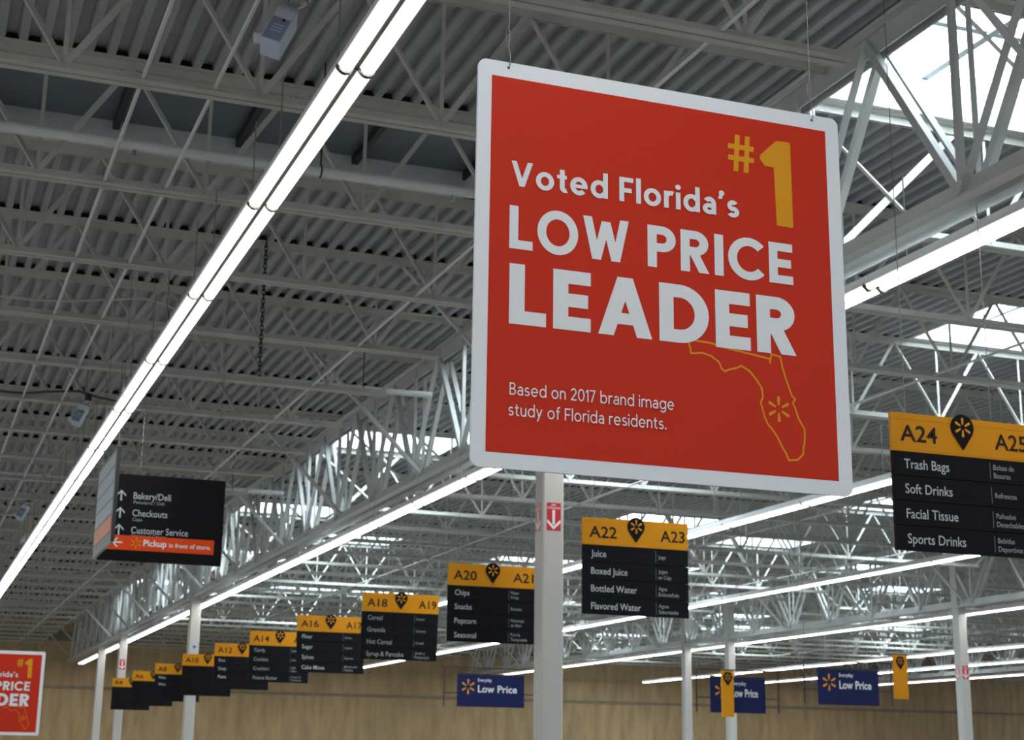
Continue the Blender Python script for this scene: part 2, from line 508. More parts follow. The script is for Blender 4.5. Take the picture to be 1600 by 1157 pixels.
# knee braces from joist tops down to the girder bottoms
for gi, gx in enumerate(GX):
    for sgn in (-1, 1):
        y0 = BAYS[gi][2] if sgn < 0 else BAYS[gi + 1][2]
        for k in range(-1, 28, 2):
            y = y0 + S_J * k + 0.03
            if k == -1: y -= 0.95
            if y > 79 or y < gx / 0.95: continue
            if sgn > 0 and k % 4 != 1: continue
            MB().angle((gx + sgn * 1.95, y, 7.92), (gx + sgn * 0.12, y, 6.1), 0.075, 0.010).build('knee_brace', 'girder_paint', ceiling)

# ------------------------------------------------------------------ skylights
n = 0
for (b, xa, xb, ys, lit) in SKY:
    n += 1
    x0 = BAYS[b][0]
    # snap the opening to whole deck ribs
    i0 = math.ceil((xa - x0 - .01 - .1) / PITCH); i1 = math.floor((xb - x0 + .01 - .1) / PITCH) + 1
    hx0, hx1 = x0 + i0 * PITCH, x0 + i1 * PITCH
    w = tag(obj('window_%d' % n, None, None, ((hx0 + hx1) / 2, ys + S_J / 2, DECK_Z)),
            ('bright skylight in the roof deck' if lit else 'dark bluish unlit skylight in the roof deck at upper left'), 'skylight', 'skylights in the roof deck' if lit else None, kind='structure')
    hw = (hx1 - hx0) / 2
    hl = S_J / 2
    zt = .55
    c = MB()
    c.box(-hw - .04, hw + .04, -hl + .0, -hl + .09, 0, zt).box(-hw - .04, hw + .04, hl - .16, hl - .0, 0, zt)
    c.box(-hw - .04, -hw + .02, -hl + .09, hl - .16, 0, zt).box(hw - .02, hw + .04, -hl + .09, hl - .16, 0, zt)
    c.build('curb', 'curb', w)
    if lit:
        ip = [(-hw + .02, 0.0), (0.0, hw - .02)]
    else:
        q = 4
        ip = [(-hw + .02 + (2 * hw - .04) * i / q, -hw + .02 + (2 * hw - .04) * (i + 1) / q) for i in range(q)]
    for (a, bb) in ip:
        if lit:
            MB().box(a + .01, bb - .01, -hl + .09, hl - .16, zt - .06, zt - .03).build('pane', 'sky_pane', w)
        else:
            MB().box(a + .01, bb - .01, -hl + .09, hl - .16, .30, .33).build('pane', 'dim_pane', w)
            MB().box(bb - .035, bb + .035, -hl + .09, hl - .16, .20, .36).build('mullion', 'black_metal', w)
    if lit:
        MB().box(-.045, .045, -hl + .09, hl - .16, zt - .16, zt - .02).build('mullion', 'mullion', w)
        MB().box(-hw + .02, hw - .02, -.02, .06, zt - .13, zt - .065).build('mullion', 'mullion', w)

# ------------------------------------------------------------------ truss girders
def girder(gx, y_a, y_b, label, as_parts=True):
    t = thing('truss_girder', (gx, y_a, 5.98), label, 'roof truss', 'truss girders along the store')
    L = y_b - y_a
    H = 7.98 - 5.98
    top = MB(); bot = MB()
    for s in (-1, 1):
        a, b_ = sorted((.05 * s, .19 * s))
        c, d = sorted((.05 * s, .068 * s))
        top.box(a, b_, 0, L, H - .02, H).box(c, d, 0, L, H - .22, H - .02)
        bot.box(a, b_, 0, L, 0, .02).box(c, d, 0, L, .02, .19)
    top.box(-.05, .05, 0, L, H - .012, H - .002)
    top.build('top_chord', 'girder_paint', t)
    bot.build('bottom_chord', 'girder_paint', t)
    zt, zb = H - .08, .08
    def dia(p, q, w=.075):
        mb = MB()
        for s in (-1, 1):
            mb.angle((s * .085, p[0], p[1]), (s * .085, q[0], q[1]), w, .012, s, 1, up=(0, 1, 0.3))
        return mb
    d1 = dia((0, zb), (S_J / 2, zt)); d2 = dia((S_J / 2, zt), (S_J, zb)); vv = dia((0, zb), (0.001, zt), .055)
    ms = [m_.mesh('web', 'girder_paint') for m_ in (d1, d2, vv)]
    k = 0
    base = 9.92 - S_J * 8
    allm = MB()
    while base + S_J * k < y_b - S_J:
        y = base + S_J * k - y_a
        k += 1
        if y < 0: continue
        if as_parts:
            for m_ in ms: obj('web', m_, t, (0, y, 0))
        else:
            for m_ in (d1, d2, vv): allm.add([(a, b2 + y, c2) for a, b2, c2 in m_.v], m_.f)
    if not as_parts: tag(allm.build('webs', 'girder_paint', t), kind='stuff')
    return t
girder(7.65, 0.0, 79.9, 'long white steel truss girder passing behind the large red board')
girder(27.65, 28.0, 79.9, 'white steel truss girder to the right above the blade signs')
girder(47.65, 52.0, 79.9, 'farthest white steel truss girder at the lower right', False)

# ------------------------------------------------------------------ columns
def column(x, y, label, sticker=0, dot=False):
    t = thing('steel_column', (x, y, 0), label, 'column', 'square columns under the girders')
    h = .145
    c = .018
    ring = [(-h + c, -h), (h - c, -h), (h, -h + c), (h, h - c), (h - c, h), (-h + c, h), (-h, h - c), (-h, -h + c)]
    MB().prism((0, 0, .03), (0, 0, 7.72), [(a, b) for a, b in ring], up=(0, 1, 0)).build('shaft', 'column_paint', t)
    MB().box(-.24, .24, -.24, .24, 0, .03).build('base_plate', 'girder_paint', t)
    MB().box(-.17, .17, -.2, .2, 7.72, 7.745).build('cap_plate', 'girder_paint', t)
    if sticker:
        for face in ((0,) if sticker == 2 else (0, 1)):
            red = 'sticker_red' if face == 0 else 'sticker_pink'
            rot = 0 if face == 0 else -math.pi / 2
            zz = {1: 4.66, 2: 4.9, 3: 4.2}[sticker]
            loc = (.0, -h - .001, zz) if face == 0 else (-h - .001, 0.02, zz)
            p = MB().slab([(-.095, -.18), (.1, -.18), (.1, .18), (-.095, .18)], -.002, 0).build('sticker', red, t, loc, (0, 0, rot))
            if face: p['label'] = 'faded pink extinguisher sticker on the side face'
            else: p['label'] = 'red extinguisher sticker with white arrow'
            m_ = MB()
            m_.poly([(-.018, -.10), (.018, -.10), (.018, .085), (-.018, .085)], -.003)
            m_.poly([(.0, -.165), (.095, -.075), (.095, -.035), (.0, -.12)], -.0031)
            m_.poly([(.0, -.165), (.0, -.12), (-.09, -.035), (-.09, -.075)], -.0031)
            m_.build('arrow', 'print_white', p)
            m_ = MB()
            bprint(m_, 'FIRE', .0, .14, .022, .06, -.003, .01, 'l')
            m_.v = [(a - .03, b, c2) for a, b, c2 in m_.v]
            m_.build('lettering', 'print_white', p)
            m_ = MB()
            bprint(m_, 'EXTINGUISHER', -.085, .10, .026, .17, -.003, .01)
            m_.build('lettering', 'print_white', p)
    if dot:
        MB().slab([(.045 * math.cos(k * math.pi / 8) + .02, .045 * math.sin(k * math.pi / 8)) for k in range(16)], -.003, 0).build('dot', 'blue_dot', t, (0, -h - .001, 4.62))
    return t
column(7.65, 18.87, 'white square steel column with red extinguisher sticker below the large red board', 1)
column(7.65, 45.3, 'white square steel column with a blue dot below the black pickup sign', 0, True)
column(7.65, 60.4, 'grey square steel column with small red sticker near the far left end', 2)
column(7.65, 66.9, 'slim white far column at the end of the left light strip')
column(27.65, 37.6, 'white square steel column with low red sticker at the lower right', 3)
column(27.65, 54.4, 'white square steel column far off behind the narrow amber blade sign')
column(27.65, 51.0, 'faintest distant square steel column low on the right')

# ------------------------------------------------------------------ strip lights
UL = 2.74
def lens_profile():
    n = 8
    return [(-.0565 * math.cos(math.pi * i / n), -.052 * math.sin(math.pi * i / n)) for i in range(n + 1)]
def lens_mb(y0, y1):
    pr = lens_profile()
    mb = MB()
    n = len(pr)
    vs = [(x, y0, z) for x, z in pr] + [(x, y1, z) for x, z in pr]
    fs = [(i, i + 1, n + i + 1, n + i) for i in range(n - 1)] + [tuple(range(n - 1, -1, -1)), tuple(range(n, 2 * n)), (0, n, 2 * n - 1, n - 1)]
    return mb.add(vs, fs)
def lens_slots(me):
    """bottom of the lens is the bright diffuser, its rims and end caps glow faintly"""
    me.materials.append(MATS['lens_rim'])
    for p in me.polygons:
        if not (abs(p.normal.z) > 0.6 and p.center.z < -0.012): p.material_index = 1
    return me
LENS = lens_slots(lens_mb(.022, UL - .022).mesh('lamp_lens', 'lens'))
COLLAR = MB().add([(x * 1.08, yy, z * 1.38) for yy in (-.022, .022) for x, z in lens_profile()],
                  [(i, i + 1, 9 + i + 1, 9 + i) for i in range(8)] + [tuple(range(8, -1, -1)), tuple(range(9, 18))]).mesh('joint_collar', 'collar_gap_shade')
GAP_SHADE = MB().box(-.012, .012, .004, UL - .004, -.022, -.001).mesh('gap_shade_rib', 'collar_gap_shade')  # dark bar painted as the shadow gap between the twin lenses
HOUS = MB().box(-.131, .131, .004, UL - .004, 0, .012).box(-.10, .10, .004, UL - .004, .012, .075)\
    .box(-.131, -.123, .004, UL - .004, -.016, 0).box(.123, .131, .004, UL - .004, -.016, 0).mesh('housing', 'housing')
def strip(x, ya, yb, label, near=45.0, start=9.017):
    k0 = math.floor((ya - start) / UL)
    y0 = start + k0 * UL
    t = thing('strip_light', (x, y0, 5.852), label, 'strip light', 'rows of strip lights')
    k = 0
    rest = MB()
    rods = MB()
    hrest = MB()
    while y0 + UL * (k + 1) < yb:
        yy = UL * k
        inview = 1.9 + (y0 + yy + UL) > max(9.0, x / 0.80) and y0 + yy < near
        if inview:
            obj('housing', HOUS, t, (0, yy, 0))
            obj('gap_shade_rib', GAP_SHADE, t, (0, yy, 0))
            for s in (-1, 1):
                obj('lamp_lens', LENS, t, (s * .0705, yy, 0))
                obj('joint_collar', COLLAR, t, (s * .0705, yy, 0))
        else:
            for s in (-1, 1):
                m_ = lens_mb(.03, UL - .03)
                rest.add([(a + s * .0705, b + yy, c) for a, b, c in m_.v], m_.f)
            hrest.box(-.13, .13, yy + .004, yy + UL - .004, 0, .07)
        if y0 + yy > 7:
            for dy in (.5, UL - .5):
                rods.box(-.005, .005, yy + dy - .005, yy + dy + .005, .07, 6.73 - 5.852)
        k += 1
    if rest.v:
        lens_slots(tag(rest.build('lamp_lenses', 'lens', t), kind='stuff').data)
        tag(hrest.build('housings', 'housing', t), kind='stuff')
    tag(rods.build('hanger_rods', 'wire', t), kind='stuff')
    return t
strip(2.317, -9, 79.9, 'bright twin-tube strip light row running diagonally across the upper left', 62)
strip(7.95, -9, 79.9, 'bright strip light row under the girder passing behind the red board', 62)
strip(13.82, -9, 79.9, 'strip light row seen between red board and lower amber aisle sign', 50)
strip(20.24, 0, 79.9, 'strip light row passing below the corner of the largest aisle sign')
strip(28.0, 14, 79.9, 'strip light row in the lower right above the blade signs', 50)
strip(36.9, 22, 79.9, 'distant strip light row low on the right, next below the nearer rows', 40)
strip(42.1, 30, 79.9, 'distant strip light row close above the navy signs at lower right', 40)
strip(48.0, 38, 79.9, 'farthest strip light row at the lower right', 40)
strip(-3.5, -9, 79, 'strip light row parallel to the left, outside the view', 0)
strip(-9.3, -9, 79, 'outermost strip light row on the left, outside the view', 0)

# ------------------------------------------------------------------ large red board
FL = [(0.914, 0.585), (1.014, 0.58), (1.098, 0.565), (1.285, 0.542), (1.284, 0.528), (1.29, 0.562), (1.332, 0.555), (1.34, 0.511), (1.36, 0.45), (1.379, 0.399), (1.394, 0.384), (1.384, 0.366), (1.408, 0.303), (1.435, 0.261), (1.436, 0.228), (1.422, 0.162), (1.399, 0.133), (1.356, 0.126), (1.345, 0.156), (1.328, 0.176), (1.311, 0.207), (1.282, 0.253), (1.264, 0.268), (1.242, 0.321), (1.233, 0.352), (1.246, 0.376), (1.239, 0.419), (1.215, 0.449), (1.186, 0.485), (1.15, 0.5), (1.12, 0.486), (1.078, 0.471), (1.062, 0.48), (1.048, 0.504), (1.013, 0.526), (0.972, 0.534), (0.924, 0.526), (0.919, 0.556), (0.911, 0.572)]
BW = 1.652
def rounded(x0, x1, z0, z1, r, n=6):
    pts = []
    for (cx, cz, a) in ((x0 + r, z0 + r, 180), (x1 - r, z0 + r, 270), (x1 - r, z1 - r, 0), (x0 + r, z1 - r, 90)):
        for i in range(n + 1):
            t = math.radians(a + 90 * i / n)
            pts.append((cx + r * math.cos(t), cz + r * math.sin(t)))
    return pts
def red_board(loc, label):
    t = thing('price_board', loc, label, 'sign', 'red price boards')
    o = -BW / 2
    MB().slab([(x + o, z) for x, z in rounded(0, BW, 0, BW, .035)], 0, .014).build('backing_board', 'board_white', t)
    MB().slab([(.0575 + o, .0595), (1.587 + o, .0595), (1.587 + o, 1.586), (.0575 + o, 1.586)], -.0010, -.0001).build('red_panel', 'board_red', t)
    def line(name, word, x, z, cap, width, w, m_='print_white'):
        return sprint(MB(), word, x + o, z, cap, width, w, -.0026).build(name, m_, t)
    line('lettering', "Voted Florida\u2019s", .145, 1.130, .104, 1.010, .185)
    line('lettering', 'LOW', .140, .870, .177, .512, .205)
    line('lettering', 'PRICE', .735, .870, .177, .668, .205)
    line('lettering', 'LEADER', .143, .566, .243, 1.264, .225)
    line('lettering', 'Based on 2017 brand image', .150, .286, .048, .690, .115)
    line('lettering', 'study of Florida residents.', .147, .205, .048, .660, .115)
    # "#1" in yellow
    m_ = MB()
    for a in (1.145, 1.193):
        m_.poly([(a - .010 + o, 1.338), (a + .013 + o, 1.338), (a + .024 + o, 1.502), (a + .001 + o, 1.502)], -.0022)
    for z in (1.385, 1.436):
        m_.poly([(1.110 + o, z), (1.232 + o, z), (1.235 + o, z + .023), (1.113 + o, z + .023)], -.0024)
    m_.build('hash_mark', 'print_yellow', t)
    m_ = MB()
    m_.poly([(x + o, z) for x, z in ((1.334, 1.124), (1.408, 1.122), (1.413, 1.128), (1.411, 1.498), (1.403, 1.506), (1.348, 1.504), (1.336, 1.498), (1.328, 1.380))], -.0022)
    m_.poly([(x + o, z) for x, z in ((1.262, 1.418), (1.264, 1.408), (1.283, 1.384), (1.292, 1.381), (1.328, 1.381), (1.350, 1.381), (1.350, 1.504), (1.338, 1.499), (1.266, 1.430))], -.0024)
    m_.build('numeral', 'print_yellow', t)
    # outline of the peninsula
    m_ = MB()
    N = len(FL)
    wd = .0075
    fine = []
    for i in range(N):
        p, q = Vector(FL[i]), Vector(FL[(i + 1) % N])
        k = max(1, int((q - p).length / .022))
        rr = random.Random(i)
        for s_ in range(k):
            jit = 0 if i in (0, 1, 2, 6, 7, 8) else .0025
            fine.append(p.lerp(q, s_ / k) + Vector((rr.uniform(-jit, jit), rr.uniform(-jit, jit))))
    for i in range(len(fine)):
        p, q = fine[i], fine[(i + 1) % len(fine)]
        d = (q - p).normalized()
        nn = Vector((-d.y, d.x)) * wd / 2
        e = d * wd * .35
        m_.poly([(c.x + o, c.y) for c in (p - e - nn, q + e - nn, q + e + nn, p - e + nn)], -.0013 - .00001 * (i % 60))
    m_.build('map_outline', 'print_yellow', t)
    spark(MB(), 1.317 + o, .335, .016, .053, .0145, -.0022).build('spark_mark', 'print_yellow', t)
    # hanging wires with hooks
    for wx in (.128, 1.523):
        MB().slab([(wx + o + .006 * math.cos(k * math.pi / 5), 1.628 + .006 * math.sin(k * math.pi / 5)) for k in range(10)], -.0012, -.0001).build('grommet', 'black_metal', t)
        zt = 8.0 - loc[2]
        w_ = MB()
        w_.path([(wx + o, .02, 1.626), (wx + o, -.004, 1.626), (wx + o + .004, -.006, 1.645), (wx + o + .008, .004, 1.68), (wx + o + .002, .007, 1.72), (wx + o, .007, zt)], .0022, 6)
        w_.path([(wx + o, .007, 1.72), (wx + o - .010, .007, 1.75), (wx + o - .009, .007, 1.79), (wx + o, .007, 1.82), (wx + o + .006, .007, 1.79), (wx + o + .005, .007, 1.75), (wx + o, .007, 1.72)], .0018, 5)
        w_.build('hanging_wire', 'wire', t)
    return t
red_board((1.912 + BW / 2, 5.5, 2.667), 'large red board with white lettering and white border hanging from wires in the foreground')
red_board((2.78 - BW / 2, 34.0, 2.01), 'small far red board with white border at the lower left corner')

# ------------------------------------------------------------------ aisle signs
SW, SH = 1.27, 1.045
def aisle_sign(x, y, z, a, b, rows, label, tilt=0.0, dim=False):
    t = thing('aisle_sign', (x + SW / 2, y, z), label, 'aisle sign', 'hanging aisle signs')
    rt = (tilt, 0, 0)
    wy = -math.sin(tilt) * SH
    o = -SW / 2
    hz = SH - .295
    h = MB()
    h.box(o, o + SW, 0, .03, hz, SH)
    hp = h.build('header_panel', 'sign_amber', t, rot=rt)
    MB().box(o, o + SW, -.003, .0, hz + .018, hz + .021).box(o, o + SW, -.003, .0, SH - .045, SH - .042).build('groove', 'print_yellow', hp)
    m_ = MB()
    bprint(m_, a, o + .075, SH - .215, .122, .33 if len(a) > 2 else .25, -.004, .012)
    m_.build('aisle_number', 'print_black', t, rot=rt)
    m_ = MB()
    bprint(m_, b, o + .93, SH - .215, .122, .30 if len(b) > 2 else .23, -.004, .012)
    m_.build('aisle_number', 'print_black', t, rot=rt)
    pin = MB().slab(pin_outline(o + .635, SH - .072, .102, SH - .245), -.012, -.001).build('location_pin', 'sign_black', t, rot=rt)
    spark(MB(), o + .635, SH - .072, .022, .076, .021, -.0135).build('spark_mark', 'print_yellow', pin)
    rh = hz / 4
    for i in range(4):
        z1 = hz - i * rh
        sl = MB().box(o, o + SW, .002, .028, z1 - rh + .005, z1 - .001).build('text_slat', 'sign_black', t, rot=rt)
        if i < len(rows) and rows[i]:
            en, es = rows[i]
            m_ = MB()
            bprint(m_, en, o + .10, z1 - rh + .058, .072, None, .0005, .004)
            m_.build('lettering', 'print_dim' if dim else 'print_pale', sl)
            ls = es.split('|')
            for q, s_ in enumerate(ls):
                zz = z1 - rh + (.075 if len(ls) == 1 else (.105 - .064 * q))
                bprint(MB(), s_, o + .905, zz, .040, None, .0005, .003).build('small_lettering', 'print_dim', sl)
            MB().box(o + .872, o + .877, .0002, .0018, z1 - rh + .03, z1 - .03).build('divider', 'divider', sl)
    MB().box(o + .02, o + SW - .02, .028, .05, .05, SH - .05).build('back_frame', 'black_metal', t, rot=rt)
    for wx, ztop in ((.14, 8.0 - z), (.92, 5.98 - z)):      # one wire to the deck, one to the girder chord
        MB().box(o + wx - .0025, o + wx + .0025, .012 + wy, .017 + wy, SH, ztop).build('hanging_wire', 'wire', t)
    return t
SX, SZ = 6.785, 3.155
SIGNS = [
    (9.92, 'A24', 'A25', [('Trash Bags', 'Bolsas de|Basuras'), ('Soft Drinks', 'Refrescos'), ('Facial Tissue', 'Pañuelos|Desechables'), ('Sports Drinks', 'Bebidas|Deportivas')], 0, False, 'nearest and largest aisle sign, A24, at the right edge'),
    (15.77, 'A22', 'A23', [('Juice', 'Jugo'), ('Boxed Juice', 'Jugos|en Caja'), ('Bottled Water', 'Agua|Embotellada'), ('Flavored Water', 'Aguas|Saborizadas')], 0, False, 'aisle sign A22 A23 to the right of the stickered column'),
    (20.33, 'A20', 'A21', [('Chips', 'Papas|Fritas'), ('Snacks', 'Botanas'), ('Popcorn', 'Palomitas|de Maíz'), ('Seasonal', 'Para la|Temporada')], 0, False, 'aisle sign A20 A21 partly hidden by the stickered column'),
    (24.64, 'A18', 'A19', [('Cereal', 'Cereal'), ('Granola', 'Granola'), ('Hot Cereal', 'Cereal'), ('Syrup & Pancake', 'Jarabe y|Panqueques')], .06, True, 'aisle sign A18 A19 with darker amber header and faint lettering'),
    (28.95, 'A16', 'A17', [('Flour', 'Harina'), ('Sugar', 'Azúcar'), ('Spices', 'Especias'), ('Cake Mixes', 'Mezcla para|Pasteles')], -.10, False, 'aisle sign A16 with bright yellow header listing flour and sugar'),
    (33.25, 'A14', 'A15', [('Candy', 'Dulces'), ('Cookies', 'Galletas'), ('Crackers', 'Galletas|Saladas'), ('Peanut Butter', 'Crema de|Cacahuate')], 0, True, 'aisle sign A14 listing candy and cookies'),
    (37.1, 'A12', 'A13', [('Rice', 'Arroz'), ('Soup', 'Sopa'), ('Pasta', 'Pasta'), None], -.10, False, 'aisle sign A12 with bright yellow header beside the blue dot column'),
    (41.6, 'A10', 'A11', [None, None, None, None], .03, True, 'aisle sign behind the blue dot column, between A8 and A12'),
    (46.1, 'A8', 'A9', [('Wine', 'Vino'), ('Wine', 'Vino'), None, None], -.10, False, 'aisle sign A8 with bright header left of the blue dot column'),
    (50.8, 'A6', 'A7', [None, None, None, None], .05, True, 'aisle sign A6 with dull amber header, second from the far end'),
    (55.6, 'A4', 'A5', [None, None, None, None], 0, True, 'farthest small aisle sign beside the grey stickered column'),
]
for (y, a, b, rows, tilt, dim, lab) in SIGNS:
    aisle_sign(SX, y, SZ, a, b, rows, lab, tilt, dim)

# ------------------------------------------------------------------ black directory sign with pickup band
def arrow(mb, cx, cz, s_, ang, y):
    def tr(p):
        c, q = math.cos(ang), math.sin(ang)
        return (cx + c * p[0] * s_ - q * p[1] * s_, cz + q * p[0] * s_ + c * p[1] * s_)
    for pts in ([(-.07, -.5), (.07, -.5), (.07, .42), (-.07, .42)], [(0, .5), (-.42, .08), (-.42, -.09), (0, .33)], [(0, .5), (0, .33), (.42, -.09), (.42, .08)]):
        y -= 4e-5
        mb.poly([tr(p) for p in pts], y)
pt = thing('directory_sign', (2.90, 20.0, 3.945), 'black hanging directory sign with orange pickup band at left', 'directory sign')
PW, PH = 1.52, 1.08
o = -PW / 2
MB().box(o, o + PW, 0, .05, 0, PH).build('front_panel', 'sign_black', pt)
MB().box(o + .02, o + PW - .10, -.006, 0, .135, .315).build('pickup_band', 'pickup_orange', pt)
for zz in (.80, .585, .375):
    m_ = MB()
    arrow(m_, o + .235, zz + .01, .135, 0, -.002)
    m_.build('arrow', 'print_pale', pt)
for (s_, zz, wd) in (('Bakery/Deli', .775, .46), ('Checkouts', .56, .43), ('Customer Service', .345, .70)):
    bprint(MB(), s_, o + .385, zz, .082, wd, -.002, .004).build('lettering', 'print_pale', pt)
for (s_, zz, wd) in (('Panaderia / Deli', .715, .38), ('Cajas', .50, .12), ('Servicio al Cliente', .288 + .032, .43)):
    bprint(MB(), s_, o + .39, zz - (.022 if 'Serv' in s_ else 0), .040, wd, -.002, .0).build('small_lettering', 'print_dim', pt)
m_ = MB()
arrow(m_, o + .225, .225, .13, math.pi / 2, -.008)
m_.build('arrow', 'print_white', pt)
m_ = MB()
bprint(m_, 'Pickup', o + .545, .195, .078, .285, -.008, .022)
bprint(m_, 'in front of store.', o + .86, .195, .056, .52, -.008, .014)
m_.build('band_lettering', 'print_white', pt)
spark(MB(), o + .455, .225, .02, .068, .016, -.008).build('spark_mark', 'print_yellow', pt)
side = MB().box(o - .055, o - .022, -1.78, -.002, 0, PH).build('side_panel', 'sign_glare', pt)  # grey instead of black for the glare on this side
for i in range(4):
    MB().box(o - .061, o - .055, -1.72, -.10, .34 + i * .182, .34 + i * .182 + .165).build('side_slat', 'print_pale', side)  # pale rows carry the painted glare too
MB().box(o - .063, o - .055, -1.72, -.10, .135, .315).build('side_band', 'pickup_glare', side)  # same band as the front, paled for glare
MB().box(o - .060, o - .018, -1.80, -1.78, 0, PH).build('end_cap', 'black_metal', side)
for (px, py) in ((o - .038, -1.7), (o - .038, -.12), (PW / 2 - .1, .025), (o + .45, .025)):
    MB().box(px - .003, px + .003, py - .003, py + .003, PH, 8.0 - 3.945).build('hanging_wire', 'wire', pt)

# ------------------------------------------------------------------ navy price signs and amber blade signs low on the right
def navy_sign(x0, x1, y, top, label):
    t = thing('navy_sign', ((x0 + x1) / 2, y, top - .75), label, 'sign', 'navy price signs')
    w = x1 - x0
    MB().box(-w / 2, w / 2, 0, .03, 0, .75).build('panel', 'navy', t)
    MB().box(-w / 2, w / 2, -.006, .036, .71, .75).build('top_rail', 'black_metal', t)
    spark(MB(), -w / 2 + .26, .45, .05, .17, .045, -.002).build('spark_mark', 'print_yellow', t)
    bprint(MB(), 'Everyday', -w / 2 + .50, .57, .075, .34, -.002, .01).build('small_lettering', 'print_white', t)
    bprint(MB(), 'Low', -w / 2 + .50, .33, .16, (w - .68) * .42, -.002, .02).build('lettering', 'print_white', t)
    bprint(MB(), 'Price', -w / 2 + .50 + (w - .68) * .50, .33, .16, (w - .68) * .50, -.002, .02).build('lettering', 'print_white', t)
    f = MB()
    f.bar((-w / 2 - .32, .015, .88), (w / 2 + .32, .015, .88), .02).bar((-w / 2 - .32, .015, .88), (-w / 2 - .32, .015, .0), .02).bar((w / 2 + .32, .015, .88), (w / 2 + .32, .015, .0), .02)
    f.bar((-w / 2 - .32, .015, .3), (-w / 2, .015, .3), .02).bar((w / 2 + .32, .015, .3), (w / 2, .015, .3), .02)
    f.build('carrying_frame', 'black_metal', t)
    for s_ in (-1, 1):
        MB().box(s_ * (w / 2 + .3) - .003, s_ * (w / 2 + .3) + .003, .012, .018, .88, 8.0 - top + .75).build('hanging_wire', 'wire', t)
    return t
navy_sign(12.1, 13.75, 35.4, 3.60, 'navy price sign just left of the stickered column')
navy_sign(17.7, 19.15, 28.9, 3.60, 'navy price sign with orange spark left of the taller amber blade sign')
navy_sign(15.9, 17.2, 30.2, 3.43, 'navy sign beside the shorter amber blade sign')
def blade_sign(x0, x1, y, top, label):
    t = thing('blade_sign', ((x0 + x1) / 2, y, top - .95), label, 'sign', 'amber blade signs')
    w = x1 - x0
    MB().box(-w / 2, w / 2, 0, .03, 0, .95).build('panel', 'sign_amber', t)
    p = MB().slab(pin_outline(0, .80, .105, .62), -.010, -.001).build('location_pin', 'sign_black', t)
    spark(MB(), 0, .80, .02, .078, .02, -.0115).build('spark_mark', 'print_yellow', p)
    MB().box(-w / 2, w / 2, -.006, .036, .935, .95).build('top_rail', 'black_metal', t)
    MB().box(-.12 * w / .36 - .003, -.12 * w / .36 + .003, .012, .018, .95, 8.0 - top + .95).build('hanging_wire', 'wire', t)
    return t
blade_sign(18.92 * 1.06, 19.26 * 1.06, 28 * 1.06, 1.6 + 2.26 * 1.06, 'taller amber blade sign with black pin at lower right')
blade_sign(14.99 * 1.06, 15.25 * 1.06, 28 * 1.06, 1.6 + 1.82 * 1.06, 'shorter narrow amber blade sign left of the navy signs at lower right')

# ------------------------------------------------------------------ pipes, cameras, speaker, chain, cables
def pipe(y, z, xa, xb, label):
    t = thing('sprinkler_pipe', (xa, y, z), label, 'pipe', 'sprinkler pipes')
    MB().tube((0, 0, 0), (xb - xa, 0, 0), .05, 12).build('pipe_run', 'rod_paint', t)
    x = 1.2
    while x < xb - xa:
        MB().torus((x, 0, 0), .056, .008, 'x', 14, 6).build('clamp', 'black_metal', t)
        MB().tube((x, 0, .055), (x, 0, 8.0 - z), .008, 6).build('hanger', 'black_metal', t)
        h_ = MB()
        h_.tube((x + 1.3, 0, -.05), (x + 1.3, 0, -.10), .016, 8).tube((x + 1.3, 0, -.10), (x + 1.3, 0, -.108), .03, 10)
        h_.build('sprinkler_head', 'ring_metal', t)
        x += 3.0
    return t
pipe(13.62, 6.9, -7, 7.3, 'grey sprinkler pipe crossing below the dark skylight at upper left')
pipe(22.9, 7.1, -7, 7.3, 'sprinkler pipe crossing the ceiling left of the red board, mid height')
pipe(33.1, 7.1, -7, 7.3, 'distant sprinkler pipe crossing above the black directory sign')

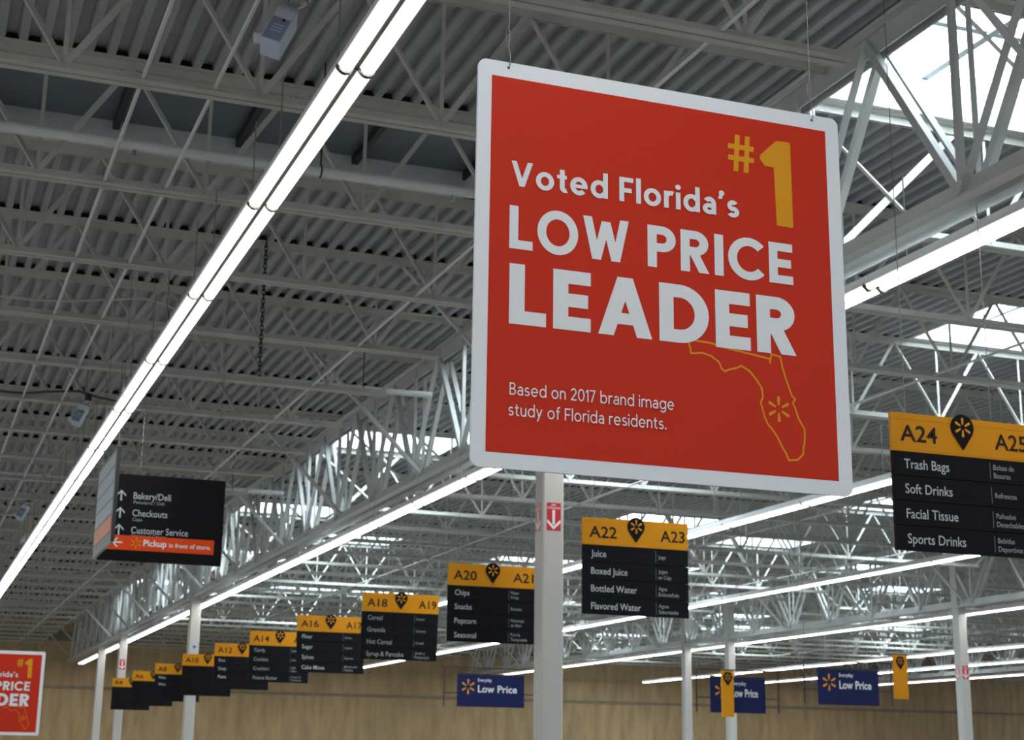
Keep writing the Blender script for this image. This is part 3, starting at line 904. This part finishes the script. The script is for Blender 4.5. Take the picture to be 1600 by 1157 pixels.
def sec_camera(loc, sc, label):
    t = thing('security_camera', loc, label, 'camera', 'ceiling cameras')
    t.scale = (sc,) * 3
    R_ = Matrix.Rotation(math.radians(24), 4, 'Y') @ Matrix.Rotation(math.radians(-14), 4, 'X') @ Matrix.Rotation(math.radians(-18), 4, 'Z')
    def part(mb, name, m_, parent=t):
        mb.v = [tuple(R_ @ Vector(p)) for p in mb.v]
        return mb.build(name, m_, parent)
    hs = MB()
    hs.slab([(-.075, 0.0), (.075, 0.0), (.075, .34), (.055, .37), (-.055, .37), (-.075, .34)], -.085, .095)
    hs = part(hs, 'housing', 'camera_shell')
    f_ = MB(); f_.slab([(-.066, .008), (.066, .008), (.066, .225), (-.066, .225)], -.091, -.085)
    f_ = part(f_, 'front_plate', 'camera_face', hs)
    g_ = MB()
    for z_ in (.09, .12, .15): g_.box(-.035, .045, -.0935, -.091, z_, z_ + .008)
    part(g_, 'vent_slot', 'camera_shell', hs)
    p_ = MB(); p_.slab([(-.066, .232), (.066, .232), (.066, .325), (-.066, .325)], -.095, -.085)
    part(p_, 'light_panel', 'camera_panel', hs)
    for (sx, sz) in ((.02, .21),):
        d_ = MB(); d_.slab([(sx + .011 * math.cos(k * math.pi / 6), sz + .011 * math.sin(k * math.pi / 6)) for k in range(12)], -.098, -.091)
        part(d_, 'screw', 'black_metal', hs)
    d_ = MB(); d_.box(-.083, -.075, -.02, .01, .24, .27)
    part(d_, 'screw', 'black_metal', hs)
    k_ = MB(); k_.tube((-.075, -.01, .06), (-.135, -.01, .03), .04, 12)
    part(k_, 'swivel_foot', 'camera_panel')
    rg = MB().torus((.17, -.10, .36), .078, .010, 'z', 24, 8)
    rg.build('lens_ring', 'ring_metal', t)
    MB().sphere((.17, -.10, .355), .068, 16, 10, .8).build('dome', 'dome_glass', t)
    MB().tube((.17, -.10, .37), (.17, -.10, .50), .055, 12).build('dome_mount', 'black_metal', t)
    MB().tube((.13, -.02, .36), (.13, -.02, (8.0 - loc[2]) / sc), .016, 8).build('mounting_stem', 'ring_metal', t)
    return t
sec_camera((2.03, 10.4, 6.53), 1.0, 'pale blue ceiling camera with round dome at the top left beside the light strip')
sec_camera((2.10, 24.05, 6.42), .9, 'small white ceiling camera hanging left of the light strip, mid height')
sec_camera((2.02, 34.1, 6.35), .9, 'tiny far ceiling camera near the left edge above the pendant')
sp = thing('pendant_speaker', (2.42, 36.35, 6.12), 'white dome pendant speaker on a tan pole at far left', 'speaker')
MB().tube((0, 0, .2), (0, 0, .60), .03, 8).build('pole', 'pole_tan', sp)
c_ = MB(); nn = 18
pr = [(.03, .22), (.10, .20), (.16, .13), (.19, .05), (.19, .02), (.14, .0)]
c_.add([(r * math.cos(2 * math.pi * k / nn), r * math.sin(2 * math.pi * k / nn), z) for r, z in pr for k in range(nn)],
       [(i * nn + k, (i + 1) * nn + k, (i + 1) * nn + (k + 1) % nn, i * nn + (k + 1) % nn) for i in range(len(pr) - 1) for k in range(nn)])
c_.build('dome', 'camera_panel', sp)
MB().tube((0, 0, -.015), (0, 0, .03), .13, 16).build('grille', 'black_metal', sp)

ch = thing('hanging_chain', (3.82, 19.05, 6.22), 'dark chain hanging from a joist right of the light strip', 'chain')
lk1 = MB().torus((0, 0, 0), .030, .009, 'y', 12, 6).mesh('link', 'black_metal')
lk1.transform(Matrix.Diagonal((.7, 1, 1.3, 1)))
i = 0
while .03 + i * .058 < 1.75:
    obj('link', lk1, ch, (0, 0, .03 + i * .058), (0, 0, (math.pi / 2) * (i % 2)))
    i += 1
def cable(pts, r, label, m_='cable_green'):
    fine = []
    P_ = [Vector(p) for p in pts]
    for i in range(len(P_) - 1):
        p0, p1, p2, p3 = P_[max(i - 1, 0)], P_[i], P_[i + 1], P_[min(i + 2, len(P_) - 1)]
        for k in range(8):
            t_ = k / 8
            fine.append(0.5 * ((2 * p1) + (-p0 + p2) * t_ + (2 * p0 - 5 * p1 + 4 * p2 - p3) * t_ ** 2 + (-p0 + 3 * p1 - 3 * p2 + p3) * t_ ** 3))
    fine.append(P_[-1])
    return tag(MB().path(fine, r, 8).build('loose_cable', m_), label, 'cable')
cable([(-1.5, 24.0, 6.86), (0.2, 24.0, 6.84), (1.2, 24.0, 6.80), (1.7, 24.0, 6.86), (2.1, 24.0, 6.90), (2.4, 24.0, 6.84), (2.7, 24.0, 6.80)], .018, 'dark green cable draped beside the small mid height camera')
cable([(-1.0, 19.0, 6.90), (1.0, 19.0, 6.86), (1.9, 19.0, 6.96), (2.4, 19.0, 7.02), (2.8, 19.0, 6.9), (3.0, 19.0, 6.76)], .016, 'thin looping cable on the joist left of the long light strip', 'joist_paint')
